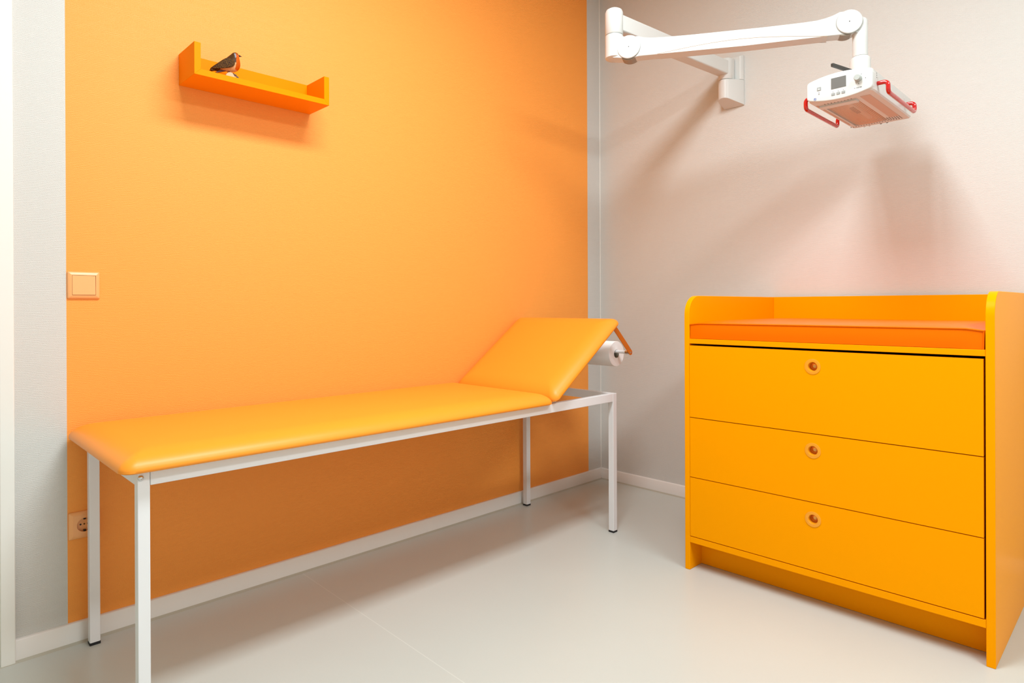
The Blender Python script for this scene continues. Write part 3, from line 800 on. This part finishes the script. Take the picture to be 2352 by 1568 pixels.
# cross bar with ventilation slots at the front of the opening
bm = new_bm(); box(bm, -.629, -.598, gy0-.001, gy1+.006, ZBm-.0065, ZBm+.001); obj('front_bar', bm, WP, head, bevel=.0015)
bm = new_bm()
for q in range(9):
    y = gy0+.012+.0105*q; box(bm, -.642, -.6315, y-.0007, y+.0007, ZBm-.0006, ZBm+.0004)
obj('cooling_slots', bm, M_print, head)
for ya, yb in ((-1.606, -1.576), (-1.442, -1.436)):
    bm = new_bm(); box(bm, -.640, -.305, ya, yb, ZBm-.0008, ZBm+.0005); obj('vent_strip', bm, M_vent, head)
bm = new_bm()
for r_ in range(4):
    for q in range(24):
        x = -.303+.0105*r_; y = -1.604+.0078*q
        if gy0-.002 < y and x < gx1: continue
        box(bm, x-.0035, x+.0035, y-.0012, y+.0012, ZBm-.0005, ZBm+.0003)
for q in range(20):
    y = -1.604+.0092*q; box(bm, -.2635, -.2565, y-.0013, y+.0013, ZBm-.0005, ZBm+.0003)
obj('rear_vent', bm, M_print, head)
for (yy, mm, r_) in ((-1.524, M_black, .0055), (-1.545, M_black, .0055), (-1.466, M_grey_plastic, .005), (-1.484, M_grey_plastic, .005)):
    bm = new_bm(); cyl(bm, (-.2325, yy, 1.6975), (-.2235, yy, 1.6975), r_, 16); obj('connector', bm, mm, head, smooth=50)
for y, z in ((HY0-.0005, 1.7525), (HY0-.0005, 1.7455), (HY0-.0005, 1.7385)):
    bm = new_bm(); cyl(bm, (-.650, y, z), (-.650, y+.001, z), .0018, 10); obj('side_screw', bm, M_print, head)
# side seams / panels
for xa in (-.640, -.335):
    bm = new_bm(); box(bm, xa, xa+.002, HY0-.0004, HY0+.001, 1.700, 1.742); obj('side_seam', bm, mat('seam_grey', rgb(200, 192, 184), .5), head)
# red handles
for y_at, y_out in ((HY0, -1.661), (HY1, -1.403)):
    bm = new_bm()
    tube(bm, bend([(-.645, y_at, 1.720), (-.645, y_out, 1.720), (-.645, y_out, 1.686), (-.330, y_out, 1.686), (-.330, y_out, 1.720), (-.330, y_at, 1.720)], .015, 7), .0068, 16)
    obj('handle', bm, M_red, head, smooth=60)['label'] = 'glossy red tube handle'
# control panel: bowed top and bottom edges, slightly proud of the housing
def panel_outline(g=0):
    yL, yR = -1.427+(-g), -1.6305+g
    o = []
    for k in range(45):
        t_ = .5-.5*math.cos(PI*k/44); y = yL+(yR-yL)*t_
        z = 1.7555-g+.0150*(1-(2*t_-1)**2)
        e = min(t_, 1-t_)*abs(yR-yL)
        if e < .010: z -= .010*(1-math.sqrt(max(0, 1-((.010-e)/.010)**2)))
        o.append((y, z))
    for k in range(44, -1, -1):
        t_ = .5-.5*math.cos(PI*k/44); y = yL+(yR-yL)*t_
        z = 1.6960+g-.0150*(1-(2*t_-1)**2)
        e = min(t_, 1-t_)*abs(yR-yL)
        if e < .010: z += .010*(1-math.sqrt(max(0, 1-((.010-e)/.010)**2)))
        o.append((y, z))
    return o
bm = new_bm()
sets = [(0, -.672), (0, -.6975), (.0015, -.6995), (.0035, -.7000)]
rings = [[bm.verts.new((x, y, z)) for y, z in panel_outline(g)] for g, x in sets]
k = len(rings[0])
for A, B in zip(rings, rings[1:]):
    for j in range(k): bm.faces.new((A[j], A[(j+1) % k], B[(j+1) % k], B[j]))
bm.faces.new(rings[-1]); bm.faces.new(rings[0][::-1])
pn = obj('control_panel', bm, WP, wr, smooth=45)
XP = -.7000
def dec(name, y0, y1, z0, z1, m, d=.0008, bev=0):
    bm = new_bm(); box(bm, XP-d, XP+.0005, min(y0, y1), max(y0, y1), min(z0, z1), max(z0, z1)); return obj(name, bm, m, pn, bevel=bev)
dec('display', -1.5060, -1.5525, 1.7175, 1.7535, M_screen)
for y in (-1.5072, -1.5230, -1.5387):
    dec('button', y, y-.0108, 1.6963, 1.7040, M_grey_plastic, .0016, .0005)
    dec('button_mark', y-.0048, y-.0058, 1.7058, 1.7092, M_print, .0003)
dec('mute_button', -1.4612, -1.4738, 1.7232, 1.7345, M_grey_plastic, .0016, .0005)
bm = new_bm(); prism(bm, [(-1.4645, 1.7252), (-1.4705, 1.7252), (-1.4705, 1.7262), (-1.4692, 1.7275), (-1.4685, 1.7310), (-1.4665, 1.7310), (-1.4658, 1.7275), (-1.4645, 1.7262)], 0, XP-.0020, XP-.0012); obj('bell_mark', bm, M_white_plastic, pn)
for y, z, r_ in ((-1.4672, 1.7160, .0011), (-1.4672, 1.7110, .0014), (-1.6110, 1.7300, .0011)):
    bm = new_bm(); cyl(bm, (XP-.0006, y, z), (XP+.0003, y, z), r_, 12); obj('indicator', bm, M_print, pn)
dec('knob_mark', -1.5896, -1.5909, 1.7145, 1.7188, M_print, .0003)
dec('knob_scale_mark', -1.5965, -1.6003, 1.7445, 1.7458, M_print, .0003)
bm = new_bm(); lathe(bm, (XP, -1.5895, 1.7335), (-1, 0, 0), [(-.001, .0115), (.003, .0113), (.015, .0098), (.0165, .0085), (.0165, 0)], 32)
obj('dial_knob', bm, mat('grey_dial', rgb(172, 176, 170), .35), pn, smooth=40)
bm = new_bm(); lathe(bm, (XP, -1.4545, 1.6965), (-1, 0, 0), [(0, .0036), (.0004, .0036), (.0004, .0046), (0, .0046)], 28)
obj('round_emblem', bm, M_blue, pn)
bm = new_bm(); prism(bm, [(-1.4522, 1.6992), (-1.4530, 1.6950), (-1.4545, 1.6962), (-1.4562, 1.6940), (-1.4560, 1.6975), (-1.4542, 1.6985)], 0, XP-.0004, XP); obj('emblem_figure', bm, M_blue, pn)
text_mesh('panel_lettering', 'WEYER', .0052, M_print, pn, (XP-.0002, -1.5915, 1.7035), (0, -1, 0), (0, 0, 1), .0002)
dec('lettering_mark', -1.5765, -1.5805, 1.7030, 1.7040, M_print, .0003)
